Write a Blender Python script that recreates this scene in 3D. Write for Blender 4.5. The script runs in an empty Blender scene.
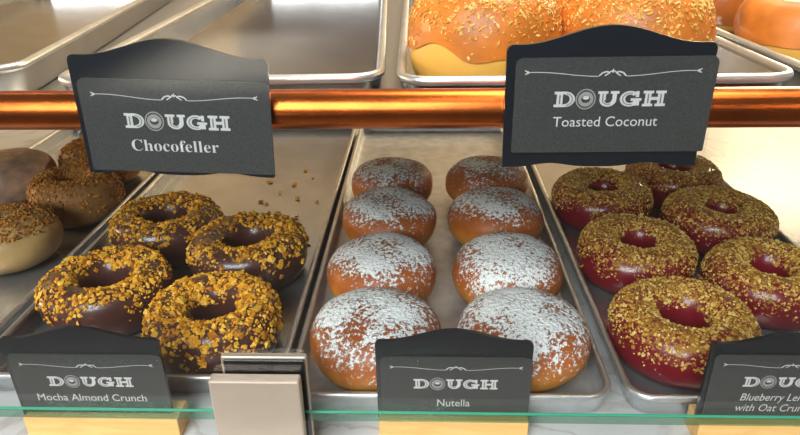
import bpy, bmesh, math, random
from mathutils import Vector, Matrix, noise

scene = bpy.context.scene
COL = scene.collection
PI = math.pi
H = 0.3386                     # height of the lens above the display counter (metres)

# ------------------------------------------------------------------ camera
cam_data = bpy.data.cameras.new('camera')
cam_data.sensor_width = 36.0
cam_data.lens = 36.0 * 640.0 / 800.0
cam_data.clip_start = 0.01
cam = bpy.data.objects.new('camera', cam_data)
COL.objects.link(cam)
r_ = Vector((0.99942463, 0.03111804, -0.01349368))
u_ = Vector((-0.00150409, 0.43810575, 0.89892218))
w_ = Vector((-0.03388436, 0.89838467, -0.43790048))
M = Matrix.Identity(4)
for i in range(3):
    M[i][0], M[i][1], M[i][2] = r_[i], u_[i], -w_[i]
M[2][3] = H
cam.matrix_world = M
scene.camera = cam

# ------------------------------------------------------------------ world, lamps, exposure
world = bpy.data.worlds.new('room_light')
scene.world = world
world.use_nodes = True
bg = world.node_tree.nodes['Background']
bg.inputs[0].default_value = (0.86, 0.92, 1.0, 1)
bg.inputs[1].default_value = 0.20


def area_lamp(name, loc, target, sx, sy, power, col):
    l = bpy.data.lights.new(name, 'AREA')
    l.shape = 'RECTANGLE'
    l.size, l.size_y, l.energy, l.color = sx, sy, power, col
    o = bpy.data.objects.new(name, l)
    COL.objects.link(o)
    o.location = loc
    d = Vector(target) - Vector(loc)
    o.rotation_euler = d.to_track_quat('-Z', 'Y').to_euler()
    return o


area_lamp('window_daylight', (-0.7, -1.5, 1.50), (0.0, 0.45, 0.0), 1.6, 1.6, 103, (0.93, 0.97, 1.0))
area_lamp('ceiling_lamp', (0.5, 0.9, 2.1), (0.1, 0.6, 0.2), 1.4, 0.8, 52, (1.0, 0.86, 0.66))
area_lamp('service_side_lamp', (1.5, 2.1, 0.95), (0.6, 0.95, 0.0), 0.9, 0.5, 54, (1.0, 0.79, 0.50))

area_lamp('staff_side_lamp', (-2.5, 1.0, 0.55), (-0.45, 0.72, 0.02), 0.8, 0.5, 34, (1.0, 0.72, 0.40))
area_lamp('added_wall_wash', (-0.4, 2.3, 2.6), (-0.4, 3.5, 0.4), 4.4, 0.4, 38, (1.0, 0.85, 0.66))  # unseen lamp added to brighten the wall mirrored in the trays
area_lamp('doorway_daylight', (-1.7, -5.4, 1.3), (-1.7, -5.4, -0.9), 1.2, 2.2, 420, (0.72, 0.87, 1.0)).data.spread = math.radians(35)
scene.cycles.caustics_reflective = False
vs = scene.view_settings
vs.view_transform = 'Standard'
vs.look = 'None'
vs.gamma = 1.0
vs.use_curve_mapping = False
vs.exposure = 0.0


# ------------------------------------------------------------------ materials
def new_mat(name):
    m = bpy.data.materials.new(name)
    m.use_nodes = True
    nt = m.node_tree
    return m, nt, nt.nodes['Principled BSDF']


def plain(name, col, rough=0.5, metal=0.0, coat=0.0, var=0.0, vscale=40.0, bump=0.0, bscale=200.0, sheen=0.0):
    m, nt, p = new_mat(name)
    p.inputs['Base Color'].default_value = (*col, 1)
    p.inputs['Roughness'].default_value = rough
    p.inputs['Metallic'].default_value = metal
    p.inputs['Coat Weight'].default_value = coat
    p.inputs['Coat Roughness'].default_value = 0.12
    tc = nt.nodes.new('ShaderNodeTexCoord')
    if var:
        n = nt.nodes.new('ShaderNodeTexNoise')
        n.inputs['Scale'].default_value = vscale
        n.inputs['Detail'].default_value = 4
        nt.links.new(tc.outputs['Object'], n.inputs['Vector'])
        ramp = nt.nodes.new('ShaderNodeValToRGB')
        ramp.color_ramp.elements[0].position = 0.3
        ramp.color_ramp.elements[1].position = 0.7
        ramp.color_ramp.elements[0].color = (*[c * (1 - var) for c in col], 1)
        ramp.color_ramp.elements[1].color = (*[min(1, c * (1 + var)) for c in col], 1)
        nt.links.new(n.outputs['Fac'], ramp.inputs['Fac'])
        nt.links.new(ramp.outputs['Color'], p.inputs['Base Color'])
    if bump:
        n2 = nt.nodes.new('ShaderNodeTexNoise')
        n2.inputs['Scale'].default_value = bscale
        n2.inputs['Detail'].default_value = 3
        nt.links.new(tc.outputs['Object'], n2.inputs['Vector'])
        b = nt.nodes.new('ShaderNodeBump')
        b.inputs['Strength'].default_value = bump
        b.inputs['Distance'].default_value = 0.002
        nt.links.new(n2.outputs['Fac'], b.inputs['Height'])
        nt.links.new(b.outputs['Normal'], p.inputs['Normal'])
    return m


def wood(name, c1, c2, scale=(3, 40, 40), rough=0.5):
    m, nt, p = new_mat(name)
    tc = nt.nodes.new('ShaderNodeTexCoord')
    mp = nt.nodes.new('ShaderNodeMapping')
    mp.inputs['Scale'].default_value = scale
    n = nt.nodes.new('ShaderNodeTexNoise')
    n.inputs['Scale'].default_value = 6
    n.inputs['Detail'].default_value = 5
    n.inputs['Distortion'].default_value = 0.6
    ramp = nt.nodes.new('ShaderNodeValToRGB')
    ramp.color_ramp.elements[0].position = 0.3
    ramp.color_ramp.elements[1].position = 0.7
    ramp.color_ramp.elements[0].color = (*c1, 1)
    ramp.color_ramp.elements[1].color = (*c2, 1)
    nt.links.new(tc.outputs['Object'], mp.inputs['Vector'])
    nt.links.new(mp.outputs['Vector'], n.inputs['Vector'])
    nt.links.new(n.outputs['Fac'], ramp.inputs['Fac'])
    nt.links.new(ramp.outputs['Color'], p.inputs['Base Color'])
    p.inputs['Roughness'].default_value = rough
    return m


def marble(name):
    m, nt, p = new_mat(name)
    tc = nt.nodes.new('ShaderNodeTexCoord')
    n = nt.nodes.new('ShaderNodeTexNoise')
    n.inputs['Scale'].default_value = 7
    n.inputs['Detail'].default_value = 8
    n.inputs['Distortion'].default_value = 1.6
    ramp = nt.nodes.new('ShaderNodeValToRGB')
    e = ramp.color_ramp.elements
    e[0].position, e[0].color = 0.30, (0.63, 0.62, 0.60, 1)
    e[1].position, e[1].color = 0.62, (0.68, 0.67, 0.65, 1)
    v = ramp.color_ramp.elements.new(0.46)
    v.color = (0.66, 0.65, 0.63, 1)
    v2 = ramp.color_ramp.elements.new(0.485)
    v2.color = (0.52, 0.48, 0.45, 1)
    v3 = ramp.color_ramp.elements.new(0.505)
    v3.color = (0.66, 0.65, 0.63, 1)
    nt.links.new(tc.outputs['Object'], n.inputs['Vector'])
    nt.links.new(n.outputs['Fac'], ramp.inputs['Fac'])
    nt.links.new(ramp.outputs['Color'], p.inputs['Base Color'])
    p.inputs['Roughness'].default_value = 0.3
    return m


def thin_glass(name, tint, ior=1.5, gain=1.0, rough=0.0):
    m = bpy.data.materials.new(name)
    m.use_nodes = True
    nt = m.node_tree
    nt.nodes.clear()
    out = nt.nodes.new('ShaderNodeOutputMaterial')
    mix = nt.nodes.new('ShaderNodeMixShader')
    tr = nt.nodes.new('ShaderNodeBsdfTransparent')
    tr.inputs[0].default_value = (*tint, 1)
    gl = nt.nodes.new('ShaderNodeBsdfGlossy')
    gl.inputs['Roughness'].default_value = rough
    fr = nt.nodes.new('ShaderNodeFresnel')
    fr.inputs[0].default_value = ior
    mul = nt.nodes.new('ShaderNodeMath')
    mul.operation = 'MULTIPLY'
    mul.inputs[1].default_value = gain
    mul.use_clamp = True
    geo = nt.nodes.new('ShaderNodeNewGeometry')
    mri = nt.nodes.new('ShaderNodeMapRange')        # both faces of the sheet see air on their outer side
    mri.inputs[3].default_value = ior
    mri.inputs[4].default_value = 1.0 / ior
    nt.links.new(geo.outputs['Backfacing'], mri.inputs[0])
    nt.links.new(mri.outputs[0], fr.inputs[0])
    nt.links.new(fr.outputs[0], mul.inputs[0])
    nt.links.new(mul.outputs[0], mix.inputs[0])
    nt.links.new(tr.outputs[0], mix.inputs[1])
    nt.links.new(gl.outputs[0], mix.inputs[2])
    nt.links.new(mix.outputs[0], out.inputs[0])
    return m


def glass_edge_mat(name):
    """cut lower edge of the pane: mirrors from inside, deep green"""
    m = bpy.data.materials.new(name)
    m.use_nodes = True
    nt = m.node_tree
    nt.nodes.clear()
    out = nt.nodes.new('ShaderNodeOutputMaterial')
    mix = nt.nodes.new('ShaderNodeMixShader')
    mix.inputs[0].default_value = 0.15
    tr = nt.nodes.new('ShaderNodeBsdfTransparent')
    tr.inputs[0].default_value = (0.42, 0.66, 0.52, 1)
    gl = nt.nodes.new('ShaderNodeBsdfGlossy')
    gl.inputs['Roughness'].default_value = 0.08
    gl.inputs['Color'].default_value = (0.25, 0.62, 0.42, 1)
    nt.links.new(tr.outputs[0], mix.inputs[1])
    nt.links.new(gl.outputs[0], mix.inputs[2])
    nt.links.new(mix.outputs[0], out.inputs[0])
    return m


def pastry(name, top, mid, low, zmid, zlow, rough=0.35, coat=0.3, band=None):
    """baked dough: colour of the bake runs from the crown to the base"""
    m, nt, p = new_mat(name)
    tc = nt.nodes.new('ShaderNodeTexCoord')
    sep = nt.nodes.new('ShaderNodeSeparateXYZ')
    nt.links.new(tc.outputs['Object'], sep.inputs[0])
    n = nt.nodes.new('ShaderNodeTexNoise')
    n.inputs['Scale'].default_value = 55
    n.inputs['Detail'].default_value = 4
    info = nt.nodes.new('ShaderNodeObjectInfo')
    add = nt.nodes.new('ShaderNodeVectorMath')
    add.operation = 'ADD'
    comb = nt.nodes.new('ShaderNodeCombineXYZ')
    nt.links.new(info.outputs['Random'], comb.inputs[0])
    nt.links.new(tc.outputs['Object'], add.inputs[0])
    nt.links.new(comb.outputs[0], add.inputs[1])
    nt.links.new(add.outputs[0], n.inputs['Vector'])
    ma = nt.nodes.new('ShaderNodeMath')
    ma.operation = 'MULTIPLY_ADD'
    ma.inputs[1].default_value = 0.022
    nt.links.new(n.outputs['Fac'], ma.inputs[0])
    nt.links.new(sep.outputs[2], ma.inputs[2])
    mr = nt.nodes.new('ShaderNodeMapRange')
    mr.inputs[1].default_value = 0.0
    mr.inputs[2].default_value = 0.08
    nt.links.new(ma.outputs[0], mr.inputs[0])
    ramp = nt.nodes.new('ShaderNodeValToRGB')
    e = ramp.color_ramp.elements
    e[0].position, e[0].color = zlow, (*low, 1)
    e[1].position, e[1].color = 0.95, (*top, 1)
    k = e.new(zmid)
    k.color = (*mid, 1)
    nt.links.new(mr.outputs[0], ramp.inputs['Fac'])
    nt.links.new(ramp.outputs['Color'], p.inputs['Base Color'])
    p.inputs['Roughness'].default_value = rough
    p.inputs['Coat Weight'].default_value = coat
    p.inputs['Coat Roughness'].default_value = 0.25
    p.inputs['Subsurface Weight'].default_value = 0.08
    p.inputs['Subsurface Radius'].default_value = (0.012, 0.005, 0.002)
    b = nt.nodes.new('ShaderNodeBump')
    b.inputs['Strength'].default_value = 0.25
    b.inputs['Distance'].default_value = 0.002
    n3 = nt.nodes.new('ShaderNodeTexNoise')
    n3.inputs['Scale'].default_value = 160
    n3.inputs['Detail'].default_value = 3
    nt.links.new(tc.outputs['Object'], n3.inputs['Vector'])
    nt.links.new(n3.outputs['Fac'], b.inputs['Height'])
    nt.links.new(b.outputs['Normal'], p.inputs['Normal'])
    return m


def sugar_mat(name):
    """icing sugar sieved over the crown: dense patch breaking up into specks"""
    m, nt, p = new_mat(name)
    p.inputs['Base Color'].default_value = (0.94, 0.95, 0.93, 1)
    p.inputs['Roughness'].default_value = 0.95
    tc = nt.nodes.new('ShaderNodeTexCoord')
    nb = nt.nodes.new('ShaderNodeTexNoise')
    nb.inputs['Scale'].default_value = 330
    nb.inputs['Detail'].default_value = 4
    nt.links.new(tc.outputs['Object'], nb.inputs['Vector'])
    bp = nt.nodes.new('ShaderNodeBump')
    bp.inputs['Strength'].default_value = 0.6
    bp.inputs['Distance'].default_value = 0.004
    nt.links.new(nb.outputs['Fac'], bp.inputs['Height'])
    nt.links.new(bp.outputs['Normal'], p.inputs['Normal'])
    info = nt.nodes.new('ShaderNodeObjectInfo')
    comb = nt.nodes.new('ShaderNodeCombineXYZ')
    nt.links.new(info.outputs['Random'], comb.inputs[0])
    nt.links.new(info.outputs['Random'], comb.inputs[1])
    add = nt.nodes.new('ShaderNodeVectorMath')
    add.operation = 'ADD'
    nt.links.new(tc.outputs['Object'], add.inputs[0])
    nt.links.new(comb.outputs[0], add.inputs[1])
    big = nt.nodes.new('ShaderNodeTexNoise')
    big.inputs['Scale'].default_value = 32
    big.inputs['Detail'].default_value = 2
    fine = nt.nodes.new('ShaderNodeTexNoise')
    fine.inputs['Scale'].default_value = 310
    fine.inputs['Detail'].default_value = 3
    fine.inputs['Roughness'].default_value = 0.75
    nt.links.new(add.outputs[0], big.inputs['Vector'])
    nt.links.new(add.outputs[0], fine.inputs['Vector'])
    sep = nt.nodes.new('ShaderNodeSeparateXYZ')
    nt.links.new(tc.outputs['Object'], sep.inputs[0])
    zz = nt.nodes.new('ShaderNodeMapRange')
    zz.inputs[1].default_value = 0.028
    zz.inputs[2].default_value = 0.054
    zz.inputs[3].default_value = -0.26
    zz.inputs[4].default_value = 0.16
    nt.links.new(sep.outputs[2], zz.inputs[0])
    a1 = nt.nodes.new('ShaderNodeMath')
    a1.operation = 'MULTIPLY_ADD'
    a1.inputs[1].default_value = 0.95
    nt.links.new(big.outputs['Fac'], a1.inputs[0])
    nt.links.new(zz.outputs[0], a1.inputs[2])
    a2 = nt.nodes.new('ShaderNodeMath')
    a2.operation = 'MULTIPLY_ADD'
    a2.inputs[1].default_value = 1.75
    nt.links.new(fine.outputs['Fac'], a2.inputs[0])
    nt.links.new(a1.outputs[0], a2.inputs[2])
    mr = nt.nodes.new('ShaderNodeMapRange')
    mr.inputs[1].default_value = 1.40
    mr.inputs[2].default_value = 1.56
    dn = nt.nodes.new('ShaderNodeSeparateColor')
    nt.links.new(info.outputs['Color'], dn.inputs[0])
    a3 = nt.nodes.new('ShaderNodeMath')
    a3.operation = 'ADD'
    nt.links.new(a2.outputs[0], a3.inputs[0])
    nt.links.new(dn.outputs[0], a3.inputs[1])
    nt.links.new(a3.outputs[0], mr.inputs[0])
    nt.links.new(mr.outputs[0], p.inputs['Alpha'])
    return m


MAT = {}
MAT['marble'] = marble('pale_marble')
MAT['aluminium'] = plain('aluminium', (0.61, 0.625, 0.65), 0.26, 0.82, var=0.10, vscale=25, bump=0.05, bscale=60)
MAT['aluminium_dull'] = plain('darker_aluminium', (0.46, 0.45, 0.44), 0.22, 1.0, var=0.12, vscale=25, bump=0.05, bscale=60)  # darker base colour than the counter trays
MAT['aluminium_dusty'] = plain('aluminium_sugared', (0.67, 0.675, 0.69), 0.42, 0.7, var=0.15, vscale=60, bump=0.08, bscale=90)
MAT['rim'] = plain('rolled_rim_metal', (0.68, 0.68, 0.67), 0.36, 0.9, var=0.08, vscale=60)
MAT['steel'] = plain('brushed_steel', (0.62, 0.51, 0.40), 0.42, 0.55, var=0.05, vscale=30)
MAT['copper'] = plain('copper', (0.52, 0.125, 0.024), 0.26, 1.0, var=0.22, vscale=28, bump=0.06, bscale=40)
MAT['black_gasket'] = plain('black_rubber', (0.012, 0.012, 0.013), 0.35)
MAT['sign_black'] = plain('black_board', (0.010, 0.012, 0.017), 0.28, coat=0.3)
MAT['card'] = plain('chalkboard_card', (0.052, 0.052, 0.050), 0.55, var=0.35, vscale=900)
MAT['print'] = plain('pale_print', (0.70, 0.69, 0.66), 0.6)
MAT['print_grey'] = plain('grey_print', (0.24, 0.235, 0.225), 0.6)
MAT['print_mid'] = plain('mid_grey_print', (0.36, 0.35, 0.33), 0.6)
MAT['sleeve'] = thin_glass('clear_acrylic', (0.97, 0.97, 0.97), 1.45, 0.15, 0.05)
MAT['glass'] = thin_glass('clear_glass', (0.975, 0.985, 0.98), 1.5, 1.0)
MAT['green_edge'] = plain('green_edge_glow', (0.04, 0.36, 0.21), 0.3, coat=0.5)  # light guided along the glass edge, put into a plain green colour
MAT['glass_edge'] = glass_edge_mat('glass_cut_edge')
MAT['beech'] = wood('beech_wood', (0.76, 0.42, 0.13), (0.86, 0.53, 0.20), (4, 30, 30), 0.45)
MAT['floorwood'] = wood('floor_boards', (0.075, 0.055, 0.038), (0.13, 0.097, 0.065), (12, 1.2, 1), 0.4)
MAT['wall'] = plain('cream_paint', (0.78, 0.70, 0.58), 0.8, var=0.04, vscale=3)
MAT['panelling'] = wood('pale_panelling', (0.60, 0.39, 0.19), (0.77, 0.55, 0.30), (0.6, 1, 9), 0.85)
MAT['dark_panel'] = plain('dark_panel_matte', (0.085, 0.075, 0.095), 1.0)  # for the added panel that darkens the tray reflections
MAT['dark_panel'].node_tree.nodes['Principled BSDF'].inputs['Specular IOR Level'].default_value = 0.05
MAT['shelf'] = plain('shelf_steel', (0.5, 0.5, 0.5), 0.4, 1.0)
MAT['bun'] = pastry('fried_bun_crust', (0.25, 0.055, 0.012), (0.50, 0.125, 0.012), (0.88, 0.40, 0.050), 0.54, 0.22, rough=0.5, coat=0.08)
MAT['sugar'] = sugar_mat('icing_sugar')
MAT['dough_dark'] = pastry('dark_dough', (0.09, 0.035, 0.02), (0.13, 0.05, 0.025), (0.20, 0.085, 0.035), 0.5, 0.2)
MAT['dough_gold'] = pastry('golden_dough', (0.93, 0.46, 0.08), (0.97, 0.52, 0.10), (0.92, 0.42, 0.07), 0.6, 0.2, coat=0.2)
MAT['dough_tan'] = pastry('tan_dough', (0.36, 0.20, 0.08), (0.50, 0.31, 0.13), (0.45, 0.27, 0.11), 0.6, 0.2)


def dusted(name, col, dust, z0, z1, thr, rough=0.3):
    """glaze with finely ground crumb dust stuck over its crown"""
    m = plain(name, col, rough, coat=0.35, bump=0.2, bscale=90)
    nt = m.node_tree
    p = nt.nodes['Principled BSDF']
    tc = nt.nodes.new('ShaderNodeTexCoord')
    sep = nt.nodes.new('ShaderNodeSeparateXYZ')
    nt.links.new(tc.outputs['Object'], sep.inputs[0])
    info = nt.nodes.new('ShaderNodeObjectInfo')
    comb = nt.nodes.new('ShaderNodeCombineXYZ')
    nt.links.new(info.outputs['Random'], comb.inputs[0])
    add = nt.nodes.new('ShaderNodeVectorMath')
    add.operation = 'ADD'
    nt.links.new(tc.outputs['Object'], add.inputs[0])
    nt.links.new(comb.outputs[0], add.inputs[1])
    n = nt.nodes.new('ShaderNodeTexNoise')
    n.inputs['Scale'].default_value = 260
    n.inputs['Detail'].default_value = 3
    n.inputs['Roughness'].default_value = 0.7
    nb = nt.nodes.new('ShaderNodeTexNoise')
    nb.inputs['Scale'].default_value = 38
    nb.inputs['Detail'].default_value = 2
    nt.links.new(add.outputs[0], n.inputs['Vector'])
    nt.links.new(add.outputs[0], nb.inputs['Vector'])
    zz = nt.nodes.new('ShaderNodeMapRange')
    zz.inputs[1].default_value = z0
    zz.inputs[2].default_value = z1
    zz.inputs[3].default_value = -0.30
    zz.inputs[4].default_value = 0.18
    nt.links.new(sep.outputs[2], zz.inputs[0])
    s1 = nt.nodes.new('ShaderNodeMath')
    s1.operation = 'MULTIPLY_ADD'
    s1.inputs[1].default_value = 0.5
    nt.links.new(nb.outputs['Fac'], s1.inputs[0])
    nt.links.new(zz.outputs[0], s1.inputs[2])
    s2 = nt.nodes.new('ShaderNodeMath')
    s2.operation = 'ADD'
    nt.links.new(n.outputs['Fac'], s2.inputs[0])
    nt.links.new(s1.outputs[0], s2.inputs[1])
    mk = nt.nodes.new('ShaderNodeMapRange')
    mk.inputs[1].default_value = thr
    mk.inputs[2].default_value = thr + 0.08
    nt.links.new(s2.outputs[0], mk.inputs[0])
    mix = nt.nodes.new('ShaderNodeMix')
    mix.data_type = 'RGBA'
    mix.inputs[6].default_value = (*col, 1)
    mix.inputs[7].default_value = (*dust, 1)
    nt.links.new(mk.outputs[0], mix.inputs[0])
    nt.links.new(mix.outputs[2], p.inputs['Base Color'])
    rr = nt.nodes.new('ShaderNodeMapRange')
    rr.inputs[3].default_value = rough
    rr.inputs[4].default_value = 0.85
    nt.links.new(mk.outputs[0], rr.inputs[0])
    nt.links.new(rr.outputs[0], p.inputs['Roughness'])
    cc = nt.nodes.new('ShaderNodeMapRange')
    cc.inputs[3].default_value = 0.35
    cc.inputs[4].default_value = 0.0
    nt.links.new(mk.outputs[0], cc.inputs[0])
    nt.links.new(cc.outputs[0], p.inputs['Coat Weight'])
    return m


MAT['glaze_berry'] = dusted('berry_glaze', (0.19, 0.006, 0.015), (0.38, 0.175, 0.022), 0.023, 0.042, 0.90)
MAT['glaze_mocha'] = dusted('mocha_glaze', (0.080, 0.028, 0.022), (0.40, 0.19, 0.03), 0.023, 0.045, 0.93)
MAT['glaze_choc'] = plain('chocolate_glaze', (0.42, 0.20, 0.06), 0.7, coat=0.0, var=0.3, vscale=60, bump=0.2, bscale=90)
MAT['glaze_honey'] = plain('honey_glaze', (0.68, 0.185, 0.018), 0.48, coat=0.12, var=0.3, vscale=45, bump=0.15, bscale=70)
MAT['glaze_amber'] = plain('amber_glaze', (0.42, 0.11, 0.02), 0.2, coat=0.8, var=0.35, vscale=45, bump=0.15, bscale=70)
MAT['glaze_cream'] = plain('cream_glaze', (0.64, 0.40, 0.15), 0.35, coat=0.4, var=0.2, vscale=40, bump=0.1, bscale=60)
MAT['glaze_pale'] = plain('pale_brown_glaze', (0.52, 0.33, 0.21), 0.65, coat=0.05, var=0.35, vscale=70, bump=0.3, bscale=90)


def crumb_mat(name, a, b, c):
    m, nt, p = new_mat(name)
    g = nt.nodes.new('ShaderNodeNewGeometry')
    ramp = nt.nodes.new('ShaderNodeValToRGB')
    e = ramp.color_ramp.elements
    e[0].color = (*a, 1)
    e[1].color = (*c, 1)
    k = e.new(0.55)
    k.color = (*b, 1)
    nt.links.new(g.outputs['Random Per Island'], ramp.inputs['Fac'])
    nt.links.new(ramp.outputs['Color'], p.inputs['Base Color'])
    p.inputs['Roughness'].default_value = 0.6
    return m


MAT['crumb_gold'] = crumb_mat('golden_crumb', (0.50, 0.17, 0.005), (0.85, 0.38, 0.012), (0.95, 0.58, 0.07))
MAT['crumb_oat'] = crumb_mat('oat_crumb', (0.26, 0.10, 0.010), (0.65, 0.37, 0.050), (0.86, 0.62, 0.20))
MAT['crumb_choc'] = crumb_mat('brown_crumb', (0.24, 0.08, 0.010), (0.56, 0.22, 0.020), (0.72, 0.36, 0.05))
MAT['flake'] = crumb_mat('toasted_flake', (0.48, 0.18, 0.015), (0.78, 0.38, 0.05), (0.92, 0.64, 0.22))


# ------------------------------------------------------------------ helpers
def mesh_obj(name, verts, faces, m, parent=None, smooth=False, mats=None, midx=None):
    me = bpy.data.meshes.new(name)
    me.from_pydata([tuple(v) for v in verts], [], faces)
    ms = mats or [m]
    for q in ms:
        me.materials.append(q)
    if midx:
        me.polygons.foreach_set('material_index', midx)
    if smooth:
        me.polygons.foreach_set('use_smooth', [True] * len(me.polygons))
    me.update()
    o = bpy.data.objects.new(name, me)
    COL.objects.link(o)
    if parent:
        o.parent = parent
    return o


def bm_obj(name, bm, m, parent=None, smooth=False):
    bmesh.ops.recalc_face_normals(bm, faces=bm.faces)
    me = bpy.data.meshes.new(name)
    bm.to_mesh(me)
    bm.free()
    me.materials.append(m)
    if smooth:
        me.polygons.foreach_set('use_smooth', [True] * len(me.polygons))
    o = bpy.data.objects.new(name, me)
    COL.objects.link(o)
    if parent:
        o.parent = parent
    return o


def bm_box(bm, x0, x1, y0, y1, z0, z1, bevel=0.0, seg=2):
    r = bmesh.ops.create_cube(bm, size=1.0)
    vs_ = r['verts']
    for v in vs_:
        v.co = Vector(((x0 + x1) / 2 + v.co.x * (x1 - x0), (y0 + y1) / 2 + v.co.y * (y1 - y0), (z0 + z1) / 2 + v.co.z * (z1 - z0)))
    if bevel:
        es = list({e for v in vs_ for e in v.link_edges})
        bmesh.ops.bevel(bm, geom=es, offset=bevel, segments=seg, profile=0.5, affect='EDGES')


def box_obj(name, x0, x1, y0, y1, z0, z1, m, parent=None, bevel=0.0, seg=2):
    bm = bmesh.new()
    bm_box(bm, x0, x1, y0, y1, z0, z1, bevel, seg)
    return bm_obj(name, bm, m, parent)


def empty(name, loc=(0, 0, 0), rz=0.0):
    o = bpy.data.objects.new(name, None)
    o.empty_display_size = 0.02
    COL.objects.link(o)
    o.location = loc
    o.rotation_euler = (0, 0, rz)
    return o


def tag(o, label, cat, group=None):
    o['label'] = label
    o['category'] = cat
    if group:
        o['group'] = group
    return o


def structure(o):
    o['kind'] = 'structure'
    return o


# ------------------------------------------------------------------ room shell
structure(box_obj('floor', -5, 5, -9, 3.6, -0.95, -0.90, MAT['floorwood']))
structure(box_obj('wall_back', -5, 5, 3.5, 3.6, -0.90, 2.6, MAT['panelling']))
structure(box_obj('added_dark_panel_1', -1.0, -0.12, 3.46, 3.4995, -0.895, 1.10, MAT['dark_panel']))  # unseen dark panel, added so the trays reflect something dark

counter = empty('display_counter', (0, 0, 0))
box_obj('counter_top', -1.3, 1.3, 0.255, 1.75, -0.03, 0.0, MAT['marble'], counter, 0.003)
box_obj('counter_body', -1.27, 1.27, 0.285, 1.72, -0.90, -0.03, MAT['wall'], counter)
tag(counter, 'pale marble serving counter under all the pastry trays', 'counter')

# ------------------------------------------------------------------ upper shelf
shelf = empty('upper_shelf', (0, 0, 0.2205))
box_obj('shelf_plate', -0.95, 0.95, 0.376, 1.06, 0.0, 0.005, MAT['shelf'], shelf, 0.001)
for sx in (-0.93, 0.93):
    for sy in (0.40, 1.03):
        bm = bmesh.new()
        bmesh.ops.create_cone(bm, cap_ends=True, segments=20, radius1=0.009, radius2=0.009, depth=0.2205)
        bmesh.ops.translate(bm, verts=bm.verts, vec=(sx, sy, -0.11025))
        bm_obj('post', bm, MAT['steel'], shelf, True)
tag(shelf, 'steel shelf carrying the upper trays behind the copper pipe', 'shelf')


# ------------------------------------------------------------------ copper rail
def tube_between(bm, a, b, r, seg=40):
    a, b = Vector(a), Vector(b)
    d = b - a
    res = bmesh.ops.create_cone(bm, cap_ends=True, segments=seg, radius1=r, radius2=r, depth=d.length)
    q = Vector((0, 0, 1)).rotation_difference(d.normalized())
    for v in res['verts']:
        v.co = q @ v.co + (a + b) / 2


rail = empty('copper_pipe', (0, 0.345, 0.2375))
bm = bmesh.new()
tube_between(bm, (-0.93, 0, 0), (0.93, 0, 0), 0.011, 64)
o = bm_obj('pipe', bm, MAT['copper'], rail, True)
md = o.modifiers.new('edges', 'EDGE_SPLIT')
for sx in (-0.90, 0.90):
    box_obj('bracket', sx - 0.012, sx + 0.012, 0.009, 0.045, -0.012, 0.004, MAT['steel'], rail, 0.001)
tag(rail, 'horizontal copper pipe running across in front of the upper shelf', 'pipe')


# ------------------------------------------------------------------ trays
def rrect(hx, hy, r, n=8):
    pts = []
    for cx, cy, a0 in ((hx - r, hy - r, 0), (-hx + r, hy - r, PI / 2), (-hx + r, -hy + r, PI), (hx - r, -hy + r, 1.5 * PI)):
        for i in range(n + 1):
            a = a0 + PI / 2 * i / n
            pts.append((cx + r * math.cos(a), cy + r * math.sin(a)))
    return pts


def tray(name, x0, x1, y0, y1, zb, h, m, label, rz=0.0, group='bakery trays'):
    cx, cy = (x0 + x1) / 2, (y0 + y1) / 2
    hx, hy = (x1 - x0) / 2, (y1 - y0) / 2
    root = empty(name, (cx, cy, zb), rz)
    prof = [(0.0090, 0.0), (0.0072, 0.0006), (0.0062, 0.0028), (0.0034, h - 0.005), (0.0026, h - 0.0025),
            (0.0014, h - 0.0025), (0.0022, h - 0.005), (0.0050, 0.0038), (0.0066, 0.0024), (0.0096, 0.0014)]
    R = 0.020
    vs_, fs = [], []
    n = None
    for ins, z in prof:
        ring = rrect(hx - ins, hy - ins, max(0.006, R - ins))
        n = len(ring)
        vs_ += [(x, y, z) for x, y in ring]
    for k in range(len(prof) - 1):
        for i in range(n):
            j = (i + 1) % n
            fs.append((k * n + i, k * n + j, (k + 1) * n + j, (k + 1) * n + i))
    fs.append(tuple(reversed(range(n))))
    fs.append(tuple(range((len(prof) - 1) * n, len(prof) * n)))
    pan = mesh_obj('pan', vs_, fs, m, root)
    pan.data.polygons.foreach_set('use_smooth', [True] * (len(fs) - 2) + [False, False])
    # rolled bead
    vs_, fs = [], []
    path = rrect(hx - 0.0028, hy - 0.0028, R - 0.0028)
    n = len(path)
    S = 10
    for i in range(n):
        p0, p1, p2 = Vector(path[i - 1]), Vector(path[i]), Vector(path[(i + 1) % n])
        t = (p2 - p0).normalized()
        nrm = Vector((t.y, -t.x))
        for s in range(S):
            a = 2 * PI * s / S
            q = p1 + nrm * (0.0028 * math.cos(a))
            vs_.append((q.x, q.y, h - 0.0028 + 0.0028 * math.sin(a)))
    for i in range(n):
        for s in range(S):
            fs.append((i * S + s, i * S + (s + 1) % S, ((i + 1) % n) * S + (s + 1) % S, ((i + 1) % n) * S + s))
    mesh_obj('rolled_rim', vs_, fs, MAT['rim'], root, True)
    tag(root, label, 'tray', group)
    return root


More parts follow.
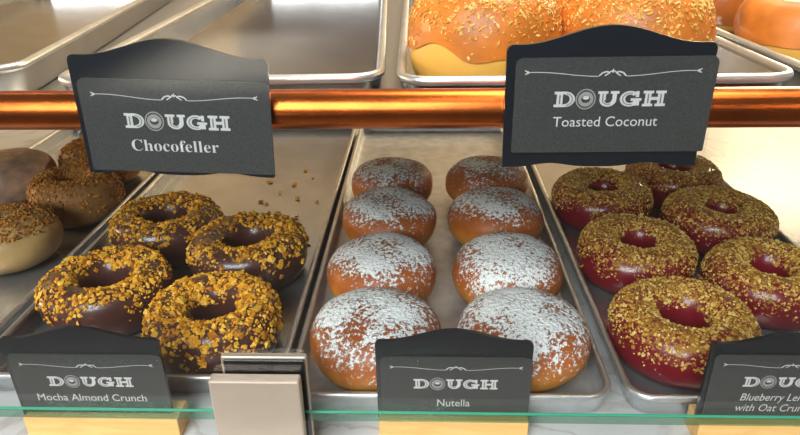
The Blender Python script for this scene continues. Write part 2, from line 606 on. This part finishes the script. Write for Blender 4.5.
TF = 0.0016        # thickness of a tray floor
tray('bakery_tray', -0.590, -0.358, 0.375, 1.035, 0.0, 0.022, MAT['aluminium'],
     'lower tray at the left end, under the brown-crumbed and cream-glazed doughnuts', group='trays on the counter')
tray('bakery_tray', -0.351, -0.1045, 0.375, 1.035, 0.0, 0.022, MAT['aluminium'],
     'lower tray half empty behind its four golden-crumbed mocha doughnuts', group='trays on the counter')
tray('bakery_tray', -0.1000, 0.1400, 0.3578, 1.022, 0.0, 0.022, MAT['aluminium_dusty'],
     'lower tray holding the sugar-dusted buns', group='trays on the counter')
tray('bakery_tray', 0.1480, 0.3855, 0.3578, 1.022, 0.0, 0.022, MAT['aluminium'],
     'lower tray holding the berry-red glazed doughnuts', group='trays on the counter')
UZ = 0.2255
tray('bakery_tray', -0.5345, -0.3045, 0.374, 1.034, UZ, 0.026, MAT['aluminium_dull'],
     'upper shelf tray cut off by the left edge, beyond the diagonal rim', 0.155, group='trays on the upper shelf')
tray('bakery_tray', -0.2320, -0.0360, 0.363, 1.023, UZ, 0.026, MAT['aluminium_dull'],
     'empty upper shelf tray behind the tilted serif-lettered sign', 0.045, group='trays on the upper shelf')
tray('bakery_tray', -0.0190, 0.2115, 0.360, 1.02, UZ, 0.026, MAT['aluminium_dull'],
     'upper shelf tray with the coconut-flaked orange doughnuts', 0.012, group='trays on the upper shelf')
tray('bakery_tray', 0.2200, 0.4495, 0.364, 1.024, UZ, 0.026, MAT['aluminium_dull'],
     'upper shelf tray cut off by the right edge, with plain glazed doughnuts', 0.012, group='trays on the upper shelf')


# ------------------------------------------------------------------ pastries
def fbm(v, s, seed):
    return noise.noise(Vector((v[0] * s + seed * 7.13, v[1] * s - seed * 3.7, v[2] * s + seed * 1.9)))


class Ring:
    """doughnut surface: outer radius a, hole radius b, height hgt"""
    def __init__(self, a, b, hgt, seed, lump=0.0022, sq=1.0):
        self.a, self.b, self.c, self.seed, self.lump = a, b, hgt / 2, seed, lump
        self.R, self.r = (a + b) / 2, (a - b) / 2
        rnd = random.Random(seed)
        self.ph = rnd.random() * 6.28
        self.ov = 0.008 + 0.012 * rnd.random()

    def at(self, u, t, off=0.0):
        ct, st = math.cos(t), math.sin(t)
        e = 0.86
        ct2 = math.copysign(abs(ct) ** e, ct)
        st2 = math.copysign(abs(st) ** e, st)
        k = 1 + self.ov * math.cos(2 * (u - self.ph))
        rad = self.R * k + (self.r + off) * ct2
        z = self.c + (self.c + off) * st2
        z = max(z, self.c * 0.10) if off == 0 else z
        p = [rad * math.cos(u), rad * math.sin(u), z]
        d = fbm(p, 22, self.seed) * self.lump + fbm(p, 55, self.seed + 3) * self.lump * 0.35
        p[0] += d * ct * math.cos(u)
        p[1] += d * ct * math.sin(u)
        p[2] += d * max(st, -0.2)
        return Vector((p[0], p[1], max(p[2], 0.0)))

    def normal(self, u, t):
        e = 0.01
        a = self.at(u + e, t) - self.at(u - e, t)
        b = self.at(u, t + e) - self.at(u, t - e)
        return a.cross(b).normalized()

    def shell(self, off, t0, t1, nu=72, nt=26, wav=0.0):
        vs_, fs = [], []
        closed = t1 - t0 >= 2 * PI - 1e-4
        for i in range(nu):
            u = 2 * PI * i / nu
            w0 = wav * (0.6 * math.sin(3 * u + self.ph) + 0.4 * math.sin(7 * u + 2 * self.ph)) if wav else 0
            for k in range(nt):
                t = (t0 + w0) + (t1 - t0 - w0) * (k / nt if closed else k / (nt - 1))
                vs_.append(self.at(u, t, off))
        for i in range(nu):
            j = (i + 1) % nu
            for k in range(nt if closed else nt - 1):
                l = (k + 1) % nt
                fs.append((i * nt + k, j * nt + k, j * nt + l, i * nt + l))
        return vs_, fs


class Bun(Ring):
    """filled bun without a hole: flattened ball"""
    def __init__(self, a, hgt, seed, lump=0.002, dimple=0.0):
        self.a, self.c, self.seed, self.lump, self.dimple = a, hgt / 2, seed, lump, dimple
        rnd = random.Random(seed)
        self.ph = rnd.random() * 6.28
        self.ov = 0.006 + 0.012 * rnd.random()

    def at(self, u, t, off=0.0):
        ct, st = math.cos(t), math.sin(t)
        k = 1 + self.ov * math.cos(2 * (u - self.ph))
        rad = (self.a * k + off) * abs(ct) ** 0.66
        z = self.c + (self.c + off) * math.copysign(abs(st) ** 0.90, st)
        z -= self.dimple * math.exp(-(rad / (0.35 * self.a)) ** 2) * (st > 0)
        p = [rad * math.cos(u), rad * math.sin(u), z]
        d = fbm(p, 20, self.seed) * self.lump + fbm(p, 60, self.seed + 3) * self.lump * 0.3
        p[0] += d * ct * math.cos(u)
        p[1] += d * ct * math.sin(u)
        p[2] += d * max(st, -0.2)
        return Vector((p[0], p[1], max(p[2], 0.0)))

    def shell(self, off, t0, t1, nu=64, nt=26, wav=0.0):
        vs_, fs = [], []
        top = t1 > PI / 2 - 0.02
        bot = t0 < -PI / 2 + 0.02
        for i in range(nu):
            u = 2 * PI * i / nu
            w0 = wav * math.sin(3 * u + self.ph) if wav else 0
            for k in range(nt):
                t = (t0 + w0) + (t1 - t0 - w0) * k / (nt - 1)
                t = max(-PI / 2 + 0.03, min(PI / 2 - 0.03, t))
                vs_.append(self.at(u, t, off))
        for i in range(nu):
            j = (i + 1) % nu
            for k in range(nt - 1):
                fs.append((i * nt + k, j * nt + k, j * nt + k + 1, i * nt + k + 1))
        if top:
            fs.append(tuple(i * nt + nt - 1 for i in range(nu)))
        if bot:
            fs.append(tuple(i * nt for i in reversed(range(nu))))
        return vs_, fs


CUBE = [(-1, -1, -1), (1, -1, -1), (1, 1, -1), (-1, 1, -1), (-1, -1, 1), (1, -1, 1), (1, 1, 1), (-1, 1, 1)]
CUBEF = [(3, 2, 1, 0), (4, 5, 6, 7), (0, 1, 5, 4), (1, 2, 6, 5), (2, 3, 7, 6), (3, 0, 4, 7)]
OCT = [(1, 0, 0), (-1, 0, 0), (0, 1, 0), (0, -1, 0), (0, 0, 1), (0, 0, -1)]
OCTF = [(0, 2, 4), (2, 1, 4), (1, 3, 4), (3, 0, 4), (2, 0, 5), (1, 2, 5), (3, 1, 5), (0, 3, 5)]


def add_bit(vs_, fs, p, nrm, size, rnd, flat=0.6, long=1.0):
    """one irregular crumb sitting on the surface"""
    q = Vector((0, 0, 1)).rotation_difference(nrm)
    spin = Matrix.Rotation(rnd.random() * 6.28, 3, 'Z')
    tilt = Matrix.Rotation(rnd.uniform(-0.6, 0.6), 3, 'X')
    src, sf = (CUBE, CUBEF) if rnd.random() < 0.6 else (OCT, OCTF)
    k = 0.62 if src is CUBE else 1.0
    b = len(vs_)
    for c in src:
        v = Vector((c[0] * long, c[1], c[2] * flat)) * size * k
        v += Vector((rnd.uniform(-1, 1), rnd.uniform(-1, 1), rnd.uniform(-1, 1))) * size * 0.28
        v = q @ (spin @ (tilt @ v))
        vs_.append(p + nrm * size * flat * 0.35 + v)
    fs += [tuple(b + i for i in f) for f in sf]


def crumb_mesh(name, ring, n, smin, smax, t0, t1, m, parent, seed, thr=-0.25, flat=0.6, long=1.0, fade=0.5, big=0.0):
    rnd = random.Random(seed * 31 + 5)
    vs_, fs = [], []
    tries = 0
    made = 0
    while made < n and tries < n * 8:
        tries += 1
        u = rnd.random() * 2 * PI
        t = rnd.uniform(t0 - fade, t1 + fade)
        p = ring.at(u, t, 0.0012)
        dens = fbm(p, 45, seed + 11)
        edge = 0.0
        if t < t0:
            edge = (t0 - t) / fade
        elif t > t1:
            edge = (t - t1) / fade
        if dens < thr + edge * 0.85 and rnd.random() > 0.12:
            continue
        if edge > 0 and rnd.random() < edge:
            continue
        s = smin + (smax - smin) * rnd.random() ** 2.2
        if big and rnd.random() < big:
            s = smax * 1.5
        add_bit(vs_, fs, p, ring.normal(u, t), s, rnd, flat, rnd.uniform(1.0, long))
        made += 1
    o = mesh_obj(name, vs_, fs, m, parent)
    o['kind'] = 'stuff'
    return o


def doughnut(name, loc, a, hgt, seed, dough, glaze, label, group, hole=0.33, crumbs=None, t0=-0.75, tilt=(0, 0), lump=0.0022, wav=0.12):
    ring = Ring(a, a * hole, hgt, seed, lump)
    vs_, fs = ring.shell(0, -PI, PI)
    body = mesh_obj(name, vs_, fs, MAT[dough], None, True)
    body.location = (loc[0], loc[1], loc[2] + a * 0.85 * (abs(tilt[0]) + abs(tilt[1])))
    body.rotation_euler = (tilt[0], tilt[1], 0)
    vs_, fs = ring.shell(0.0011, t0, PI + 0.9, wav=wav)
    mesh_obj('glaze', vs_, fs, MAT[glaze], body, True)
    if crumbs:
        crumb_mesh(parent=body, ring=ring, seed=seed, **crumbs)
    return tag(body, label, 'doughnut', group)


# --- right tray: berry glaze, oat crumb
oat = dict(name='oat_crumb_topping', n=3600, smin=0.0005, smax=0.0018, t0=0.30, t1=2.25, m=MAT['crumb_oat'], thr=-0.55, fade=0.55, big=0.004)
G = 'berry-glazed doughnuts in the right lower tray'
for x, y, a, h, lab, tl in [
    (0.2110, 0.4345, 0.0555, 0.045, 'berry-red crumbed doughnut at the very front, beside the Blueberry sign\'s left edge', (0.03, 0)),
    (0.3150, 0.5110, 0.0535, 0.044, 'berry-red crumbed doughnut just above the sign reading Blueberry', (0.03, 0.0)),
    (0.2110, 0.5600, 0.0555, 0.045, 'berry-red crumbed doughnut directly behind the front one, next to the sugared buns', (0.02, 0)),
    (0.3195, 0.6330, 0.0555, 0.045, 'berry-red crumbed doughnut in the middle beside the bare cream counter', (0.0, 0.04)),
    (0.2110, 0.6930, 0.0560, 0.045, 'berry-red crumbed doughnut right below the sign reading Toasted Coconut', (0.0, 0)),
    (0.3150, 0.7560, 0.0560, 0.045, 'rearmost berry-red crumbed doughnut, partly hidden by the upper right sign', (0.0, 0)),
]:
    doughnut('berry_doughnut', (x, y, TF), a, h, int(x * 1000 + y * 3000), 'dough_dark', 'glaze_berry', lab, G, 0.31, oat, -1.05, tl)

# --- second tray: mocha glaze, golden crumb
gold = dict(name='golden_crumb_topping', n=1100, smin=0.0008, smax=0.0031, t0=0.40, t1=2.15, m=MAT['crumb_gold'], thr=-0.25, fade=0.7, big=0.01)
G = 'mocha doughnuts with golden crumb'
for x, y, a, h, lab, dn in [
    (-0.2870, 0.4900, 0.0560, 0.044, 'mocha doughnut with golden crumb at the tray\'s left, above the Mocha Almond Crunch sign', 1350),
    (-0.1735, 0.4410, 0.0550, 0.045, 'mocha doughnut with the densest golden crumb, right behind the steel glass clamp', 2200),
    (-0.2780, 0.6180, 0.0580, 0.045, 'mocha doughnut below the upper left sign, rearmost of its tray', 1100),
    (-0.1745, 0.5640, 0.0575, 0.045, 'mocha doughnut with golden crumb beside the rim nearest the sugared buns', 1200),
]:
    g2 = dict(gold, n=dn)
    if dn == 2200:
        g2.update(thr=-0.5, t0=0.3, t1=2.4)
    doughnut('mocha_doughnut', (x, y, TF), a, h, int(-x * 1000 + y * 3000), 'dough_dark', 'glaze_mocha', lab, G, 0.38, g2, -1.05)

# --- far left tray
choc = dict(name='brown_crumb_topping', n=2200, smin=0.0009, smax=0.0026, t0=0.1, t1=2.6, m=MAT['crumb_choc'], thr=-0.5, fade=0.6)
G = 'doughnuts in the leftmost lower tray'
doughnut('chocolate_doughnut', (-0.4170, 0.6960, TF), 0.0510, 0.054, 71, 'dough_tan', 'glaze_choc',
         'brown-crumbed doughnut just left of the diagonal tray rim under the upper left sign', G, 0.28, choc, -0.5)
doughnut('chocolate_doughnut', (-0.4370, 0.8080, TF), 0.0500, 0.054, 72, 'dough_tan', 'glaze_choc',
         'brown-crumbed doughnut peeping out at the lower left corner of the upper left sign', G, 0.28, choc, -0.5)
b = Bun(0.0515, 0.055, 73, 0.002)
vs_, fs = b.shell(0, -PI / 2, PI / 2)
o = mesh_obj('cream_glazed_doughnut', vs_, fs, MAT['glaze_cream'], None, True)
o.location = (-0.4340, 0.5830, TF)
crumb_mesh('brown_crumb_topping', b, 1300, 0.0008, 0.0022, 0.6, 1.45, MAT['crumb_choc'], o, 73, thr=-0.45, fade=0.25)
tag(o, 'cream-glazed round doughnut with brown crumbs on top, at the left edge', 'doughnut', G)
b = Bun(0.0530, 0.060, 74, 0.003)
vs_, fs = b.shell(0, -PI / 2, PI / 2)
o = mesh_obj('pale_brown_doughnut', vs_, fs, MAT['glaze_pale'], None, True)
o.location = (-0.5290, 0.7500, TF)
tag(o, 'pale brown smooth doughnut without crumbs, cut off by the left edge', 'doughnut', G)

# --- centre tray: sugared buns
G = 'sugar-dusted buns in the centre tray'
BUNS = [
    (-0.0370, 0.4170, 'front left sugared bun beside the steel clamp', 0.0525, 0.055),
    (0.0785, 0.4170, 'front right sugared bun, the most thickly sugared, right of the lower middle sign', 0.0525, 0.055),
    (-0.0370, 0.5180, 'sugared bun second from the front in the left column', 0.0515, 0.055),
    (0.0785, 0.5170, 'sugared bun second from the front in the right column', 0.0515, 0.055),
    (-0.0360, 0.6280, 'sugared bun third from the front in the left column, greyish and thinly dusted', 0.0515, 0.055),
    (0.0800, 0.6300, 'sugared bun third from the front in the right column, thinly dusted', 0.0515, 0.055),
    (-0.0365, 0.7320, 'rearmost sugared bun of the left column', 0.0505, 0.054),
    (0.0800, 0.7350, 'rearmost sugared bun of the right column, below the left corner of the Toasted Coconut sign', 0.0500, 0.054),
]
for i, (x, y, lab, a, h) in enumerate(BUNS):
    b = Bun(a, h, 200 + i, 0.0024)
    vs_, fs = b.shell(0, -PI / 2, PI / 2)
    o = mesh_obj('sugared_bun', vs_, fs, MAT['bun'], None, True)
    o.location = (x, y, TF)
    vs_, fs = b.shell(0.0005, -0.15, PI / 2)
    d = (0.07, 0.11, 0.09, 0.11, 0.05, 0.04, 0.05, 0.04)[i]
    mesh_obj('icing_sugar', vs_, fs, MAT['sugar'], o, True).color = (d, 0, 0, 1)
    tag(o, lab, 'bun', G)

# --- upper shelf: coconut doughnuts and plain glazed ones
coco = dict(name='coconut_flake_topping', n=6000, smin=0.0004, smax=0.0011, t0=0.60, t1=2.9, m=MAT['flake'], thr=-0.6, flat=0.45, long=3.0, fade=0.75)
G = 'coconut doughnuts on the upper shelf'
doughnut('coconut_doughnut', (0.0400, 0.4220, UZ + TF), 0.0465, 0.064, 301, 'dough_gold', 'glaze_honey',
         'coconut-flaked orange doughnut at the tray corner left above the Toasted Coconut sign', G, 0.25, coco, 0.0, (0, 0), 0.0022, 0.14)
doughnut('coconut_doughnut', (0.1335, 0.4220, UZ + TF), 0.0465, 0.064, 302, 'dough_gold', 'glaze_honey',
         'coconut-flaked orange doughnut right above the peak of the Toasted Coconut sign', G, 0.25, coco, 0.0, (0, 0), 0.0022, 0.14)
doughnut('coconut_doughnut', (0.0830, 0.5060, UZ + TF), 0.0480, 0.064, 305, 'dough_gold', 'glaze_honey',
         'coconut-flaked orange doughnut behind the gap between the two front ones', G, 0.25, coco, 0.0, (0, 0), 0.0022, 0.14)
G = 'plain glazed doughnuts at the upper right'
doughnut('glazed_doughnut', (0.2810, 0.4900, UZ + TF), 0.0480, 0.050, 303, 'dough_gold', 'glaze_honey',
         'shiny yellow-orange glazed doughnut at the top right edge', G, 0.25, None, -0.1)
doughnut('glazed_doughnut', (0.2800, 0.6450, UZ + TF), 0.0520, 0.054, 304, 'dough_gold', 'glaze_amber',
         'reddish brown glazed doughnut behind the yellow-orange one', G, 0.25, None, -0.6)

# --- loose crumbs on the bare half of the second tray
rnd = random.Random(9)
for i, (x, y) in enumerate([(-0.205, 0.735), (-0.196, 0.728), (-0.176, 0.700), (-0.160, 0.745), (-0.150, 0.690), (-0.140, 0.655), (-0.172, 0.790),
                            (-0.185, 0.762), (-0.150, 0.815), (-0.210, 0.690), (-0.190, 0.662), (-0.133, 0.735), (-0.125, 0.62), (-0.205, 0.80), (-0.165, 0.84)]):
    vs_, fs = [], []
    s = rnd.uniform(0.0018, 0.0038)
    for k in range(rnd.choice((1, 1, 2, 3))):
        add_bit(vs_, fs, Vector((rnd.uniform(-1, 1) * s * (k > 0), rnd.uniform(-1, 1) * s * (k > 0), 0.0003)), Vector((0, 0, 1)), s, rnd, 0.5, 1.4)
    zmin = min(v[2] for v in vs_)
    o = mesh_obj('crumb', [(v[0], v[1], v[2] - zmin) for v in vs_], fs, MAT['crumb_gold' if i % 5 else 'crumb_choc'])
    o.location = (x, y, TF)
    tag(o, 'small loose crumb lying on the bare metal behind the mocha doughnuts', 'crumb', 'loose crumbs on the tray')


# ------------------------------------------------------------------ name signs
SW, SH, SP = 0.1050, 0.0660, 0.0090      # width, shoulder height, rise of the wave


def panel_outline():
    hw, r = SW / 2, 0.0035
    pts = []
    # bottom edge with two shallow scallops, left to right
    n = 48
    for i in range(n + 1):
        x = -hw * 0.99 + SW * 0.99 * i / n
        q = abs(x) / hw
        z = 0.0022 * math.exp(-((q - 0.50) / 0.22) ** 2)
        pts.append((x, z))
    for i in range(1, 7):
        a = PI / 2 * i / 6
        pts.append((hw - r + r * math.sin(a + 0), SH - r + r * (1 - math.cos(a)) - r) if False else (hw - r + r * math.cos(PI / 2 * (i - 1) / 5), SH - r + r * math.sin(PI / 2 * (i - 1) / 5)))
    m = 40
    for i in range(1, m):
        x = (hw - r) - 2 * (hw - r) * i / m
        q = abs(x) / (hw - r)
        pts.append((x, SH + SP * 0.5 * (1 + math.cos(PI * min(1, q / 0.92)))))
    for i in range(6):
        a = PI / 2 + PI / 2 * i / 5
        pts.append((-hw + r + r * math.cos(a), SH - r + r * math.sin(a)))
    return pts


def prism(name, pts, y0, y1, m, parent):
    """outline in XZ extruded along Y"""
    n = len(pts)
    vs_ = [(x, y0, z) for x, z in pts] + [(x, y1, z) for x, z in pts]
    fs = [tuple(range(n)), tuple(reversed(range(n, 2 * n)))]
    fs += [(i, i + n, (i + 1) % n + n, (i + 1) % n) for i in range(n)]
    bm = bmesh.new()
    bv = [bm.verts.new(v) for v in vs_]
    for f in fs:
        bm.faces.new([bv[i] for i in f])
    return bm_obj(name, bm, m, parent)


def round_rect_pts(x0, x1, z0, z1, rt, rb, n=6):
    pts = []
    for cx, cz, r, a0 in ((x1 - rb, z0 + rb, rb, 1.5 * PI), (x1 - rt, z1 - rt, rt, 0), (x0 + rt, z1 - rt, rt, PI / 2), (x0 + rb, z0 + rb, rb, PI)):
        for i in range(n + 1):
            a = a0 + PI / 2 * i / n
            pts.append((cx + r * math.cos(a), cz + r * math.sin(a)))
    return pts


class Flat:
    """flat print: rectangles, arcs and ribbons in an XZ plane"""
    def __init__(self):
        self.v, self.f, self.y = [], [], []

    def poly(self, pts):
        b = len(self.v)
        dy = -3e-6 * len(self.f)                # overlapping strokes never share one plane
        self.v += [(x, z) for x, z in pts]
        self.y += [dy] * len(pts)
        self.f.append(tuple(range(b, b + len(pts))))

    def rect(self, x0, z0, x1, z1):
        self.poly([(x0, z0), (x1, z0), (x1, z1), (x0, z1)])

    def arc(self, cx, cz, ax, az, bx, bz, a0, a1, n=20):
        for i in range(n):
            s, t = math.radians(a0 + (a1 - a0) * i / n), math.radians(a0 + (a1 - a0) * (i + 1) / n)
            self.poly([(cx + bx * math.cos(s), cz + bz * math.sin(s)), (cx + ax * math.cos(s), cz + az * math.sin(s)),
                       (cx + ax * math.cos(t), cz + az * math.sin(t)), (cx + bx * math.cos(t), cz + bz * math.sin(t))])

    def ribbon(self, pts, w):
        for (x0, z0), (x1, z1) in zip(pts[:-1], pts[1:]):
            d = math.hypot(x1 - x0, z1 - z0) or 1e-9
            nx, nz = -(z1 - z0) / d * w / 2, (x1 - x0) / d * w / 2
            self.poly([(x0 - nx, z0 - nz), (x1 - nx, z1 - nz), (x1 + nx, z1 + nz), (x0 + nx, z0 + nz)])

    def obj(self, name, y, m, parent, s=1.0, dx=0.0, dz=0.0):
        return mesh_obj(name, [(x * s + dx, y + q, z * s + dz) for (x, z), q in zip(self.v, self.y)], self.f, m, parent)


def logo_shapes():
    """slab-serif word with a ring for its second letter; total width about 7, height 1"""
    F, I, O, C = Flat(), Flat(), Flat(), Flat()
    # D
    F.rect(0, 0, .8, .17); F.rect(0, .83, .8, 1); F.rect(.16, 0, .56, 1)
    F.arc(.7, .5, .66, .5, .32, .30, -90, 90)
    I.rect(.31, .2, .41, .8); I.arc(.7, .5, .53, .42, .45, .36, -80, 80)
    # ring letter
    O.arc(2.07, .5, .66, .66, .58, .58, 0, 360, 40); O.arc(2.07, .5, .50, .48, .30, .24, 0, 360, 36)
    O.arc(2.07, .34, .40, .30, .33, .24, 180, 360, 20)
    C.arc(2.07, .60, .22, .12, .0, .0, 0, 360, 24)
    # U
    x = 2.85
    F.rect(x, .83, x + .66, 1); F.rect(x + .82, .83, x + 1.38, 1)
    F.rect(x + .13, .42, x + .53, 1); F.rect(x + .96, .42, x + 1.24, 1)
    F.arc(x + .685, .45, .555, .45, .24, .22, 180, 360)
    I.rect(x + .28, .45, x + .38, .85); I.arc(x + .685, .45, .41, .32, .33, .26, 180, 300)
    # G
    x = 4.3
    F.arc(x + .66, .5, .66, .5, .30, .27, 42, 330); F.rect(x + .92, .06, x + 1.30, .46); F.rect(x + .72, .36, x + 1.42, .53)
    F.rect(x + 1.02, .60, x + 1.24, .98)
    I.arc(x + .66, .5, .52, .40, .44, .34, 70, 290)
    # H
    x = 5.8
    for k in (0, .82):
        F.rect(x + k, 0, x + k + .68, .17); F.rect(x + k, .83, x + k + .68, 1); F.rect(x + k + .14, 0, x + k + .54, 1)
        I.rect(x + k + .29, .2, x + k + .39, .8)
    F.rect(x + .5, .40, x + 1.0, .60)
    return F, I, O, C


LOGO_W = 7.3


def text_mesh(name, body, width, cx, zc, y, parent, shear=0.0, xleft=None, cap=None, thin=0.0):
    cu = bpy.data.curves.new(name, 'FONT')
    cu.body = body
    cu.shear = shear
    cu.offset = thin
    cu.resolution_u = 3
    tmp = bpy.data.objects.new(name, cu)
    COL.objects.link(tmp)
    bpy.context.view_layer.update()
    me = bpy.data.meshes.new_from_object(tmp.evaluated_get(bpy.context.evaluated_depsgraph_get()))
    bpy.data.objects.remove(tmp)
    xs = [v.co.x for v in me.vertices]
    x0, x1 = min(xs), max(xs)
    s = width / (x1 - x0)
    sz = (cap / 0.72) if cap else s
    for v in me.vertices:
        v.co = Vector(((v.co.x - (x0 + x1) / 2) * s + cx, y, (v.co.y - 0.3) * sz + zc))
    me.materials.clear()
    me.materials.append(MAT['print'])
    me.name = name
    o = bpy.data.objects.new(name, me)
    COL.objects.link(o)
    o.parent = parent
    return o


def sign(loc, roll, lines, label, group, base=None, dz=0.0, yaw=0.0, ox=0.0):
    root = empty('name_sign', loc)
    root.rotation_euler = (0, roll, yaw)
    prism('back_panel', panel_outline(), -0.0014, 0.0014, MAT['sign_black'], root)
    px0, px1 = -SW / 2 + 0.0024 + ox, SW / 2 + 0.0010 + ox
    z0, z1 = 0.0016 + dz, 0.0545 + dz * 0.85
    card = prism('card', round_rect_pts(px0 + 0.0008, px1 - 0.0008, z0 + 0.0006, z1 - 0.0006, 0.004, 0.001), -0.0024, -0.0015, MAT['card'], root)
    prism('clear_sleeve', round_rect_pts(px0, px1, z0, z1, 0.005, 0.0015), -0.0044, -0.0034, MAT['sleeve'], root)
    yp = -0.00245
    cx = (px0 + px1) / 2 - ox
    # ornament
    Fl = Flat()
    zf = 0.0445 + dz
    hw = 0.0445
    for s in (-1, 1):
        pts = []
        for i in range(25):
            q = i / 24
            x = s * (0.0070 + (hw - 0.0080) * q)
            z = -0.0012 + 0.0024 * (1 - math.cos(PI * min(1.0, q * 1.15))) / 2
            pts.append((x, z))
        Fl.ribbon(pts, 0.00034)
        e = s * hw
        Fl.ribbon([(e, 0.0022), (e - s * 0.0014, 0.0011), (e, 0.0000)], 0.0005)
        Fl.ribbon([(e - s * 0.0012, 0.0019), (e - s * 0.0022, 0.0011), (e - s * 0.0012, 0.0003)], 0.0004)
        Fl.ribbon([(s * 0.0068, -0.0010), (s * 0.0052, 0.0006), (s * 0.0030, 0.0012), (s * 0.0014, 0.0004)], 0.00075)
        Fl.ribbon([(s * 0.0040, -0.0010), (s * 0.0022, 0.0002), (s * 0.0008, 0.0016)], 0.0006)
    Fl.poly([(-0.0007, 0.0012), (0.0, 0.0004), (0.0007, 0.0012), (0, 0.0028)])
    Fl.obj('flourish', yp, MAT['print'], card, 1, cx, zf)
    F, I, O, C = logo_shapes()
    s = 0.0572 / LOGO_W
    sx, sz = cx - 0.0286, 0.0315 + dz - 0.0042
    for nm, q, yy, mm in (('logo_letters', F, yp, 'print'), ('letter_inlay', I, yp - 0.00022, 'print_grey'), ('logo_ring', O, yp, 'print_mid'), ('logo_highlight', C, yp - 0.00030, 'print')):
        mesh_obj(nm, [(x * s + sx, yy + e, z * s * 1.05 + sz) for (x, z), e in zip(q.v, q.y)], q.f, MAT[mm], card)
    for body, width, x, z, cap, shear, thin in lines:
        text_mesh('lettering', body, width, cx + x, z + dz, yp, card, shear, None, cap, thin)
    if not base:                                   # strap over the copper pipe behind the board
        bm = bmesh.new()
        zc = 0.2375 + 0.0110 - loc[2]
        bm_box(bm, -0.012, 0.012, 0.0013, 0.0272, zc + 0.0006, zc + 0.0020)
        bm_box(bm, -0.012, 0.012, 0.0258, 0.0272, zc - 0.010, zc + 0.0008)
        bm_obj('hook', bm, MAT['sign_black'], root)
    if base:
        o = box_obj('wooden_base', base[0], base[1], -0.0085, 0.0115, base[2], base[3], MAT['beech'], root, 0.0006)
        o['label'] = 'pale beech block'
    return tag(root, label, 'sign', group)


GU, GL = 'signs hung before the copper pipe', 'signs standing on wooden blocks'
SERIF = ''.join(chr(0x1D400 + ord(c) - 65) if c.isupper() else chr(0x1D41A + ord(c) - 97) for c in 'Chocofeller')
YS = 0.3312
sign((-0.1345, YS, H - 0.1345), math.radians(1.9), [(SERIF, 0.0480, -0.0030, 0.0172, 0.0068, 0, -0.007)],
     'black name sign with serif lettering, tilted slightly, before the copper pipe at left', GU)
sign((0.0960, YS, H - 0.1295), math.radians(-0.4), [('Toasted Coconut', 0.0545, -0.0010, 0.0190, 0.0056, 0, 0)],
     'black sign reading Toasted Coconut, before the copper pipe at right', GU, dz=0.0065, ox=0.0016)
YL = 0.3455
zb = 0.0138
base = lambda l, r: (l, r, -zb, 0.0178 - zb)
mocha_sign = sign((-0.2305, 0.3435, zb), 0, [('Mocha Almond Crunch', 0.0745, -0.002, 0.0172, 0.0062, 0, 0)],
     'black sign reading Mocha Almond Crunch on a wooden block at left', GL, base=base(-0.0485, 0.0575))
mocha_sign.scale = (1.04, 1, 1.02)
sign((0.0215, YL, zb), 0, [('Nutella', 0.0225, -0.001, 0.0145, 0.0064, 0, 0)],
     'black name sign on a wooden block, in front of the sugared buns', GL, base=base(-0.0510, 0.0525))
sign((0.2420, YL, zb), 0, [('Blueberry Lemon', 0.0510, -0.0023, 0.0180, 0.0064, 0.18, 0), ('with Oat Crunch', 0.0520, -0.0033, 0.0088, 0.0064, 0.18, 0)],
     'black sign reading Blueberry on a wooden block, cut off by the right edge', GL, base=base(-0.0520, 0.0525), dz=0.0045)

# ------------------------------------------------------------------ glass front and its clamp
GY0, GY1, GZ0, GZ1 = 0.3100, 0.3180, 0.0425, 0.60
glass = mesh_obj('sneeze_guard', [(x, y, z) for x in (-1.1, 1.1) for y in (GY0, GY1) for z in (GZ0, GZ1)],
                 [(0, 4, 5, 1), (2, 3, 7, 6), (0, 2, 6, 4), (1, 5, 7, 3), (0, 1, 3, 2), (4, 6, 7, 5)], None,
                 mats=[MAT['glass'], MAT['glass_edge']], midx=[0, 0, 1, 1, 1, 1])
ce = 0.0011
cut = mesh_obj('edge_glow_strip', [(x, y, z) for x in (-1.1, 1.1) for y, z in ((GY1 - ce, GZ0 - 0.0004), (GY1 + 0.0002, GZ0 - 0.0004), (GY1 + 0.0002, GZ0 + ce), (GY1 - ce * 0.3, GZ0 + ce))],
               [(0, 1, 2, 3), (7, 6, 5, 4), (0, 4, 5, 1), (1, 5, 6, 2), (2, 6, 7, 3), (3, 7, 4, 0)], MAT['green_edge'], glass)  # added strip whose green colour stands for the bright light line
tag(glass, 'clear upright glass pane with green lower edge in front of the pastries', 'glass pane')

clamp = empty('glass_clamp', (-0.1008, 0.3, 0))
bm = bmesh.new()
bm_box(bm, -0.0290, 0.0268, 0.0014, 0.0095, 0.0, 0.0810, 0.0012, 2)
bm_obj('front_plate', bm, MAT['steel'], clamp)
bm = bmesh.new()
bm_box(bm, -0.0262, 0.0284, 0.0200, 0.0250, 0.0, 0.0850, 0.0014, 3)
bm_obj('back_plate', bm, MAT['steel'], clamp)
bm = bmesh.new()
bm_box(bm, -0.0240, 0.0276, 0.0181, 0.0199, 0.043, 0.0838, 0.0006, 1)
bm_box(bm, -0.0255, 0.0280, 0.0096, 0.0200, 0.0, 0.0420, 0.0004, 1)
bm_obj('rubber_gasket', bm, MAT['black_gasket'], clamp)
tag(clamp, 'brushed steel clamp with black gasket gripping the glass edge', 'clamp')
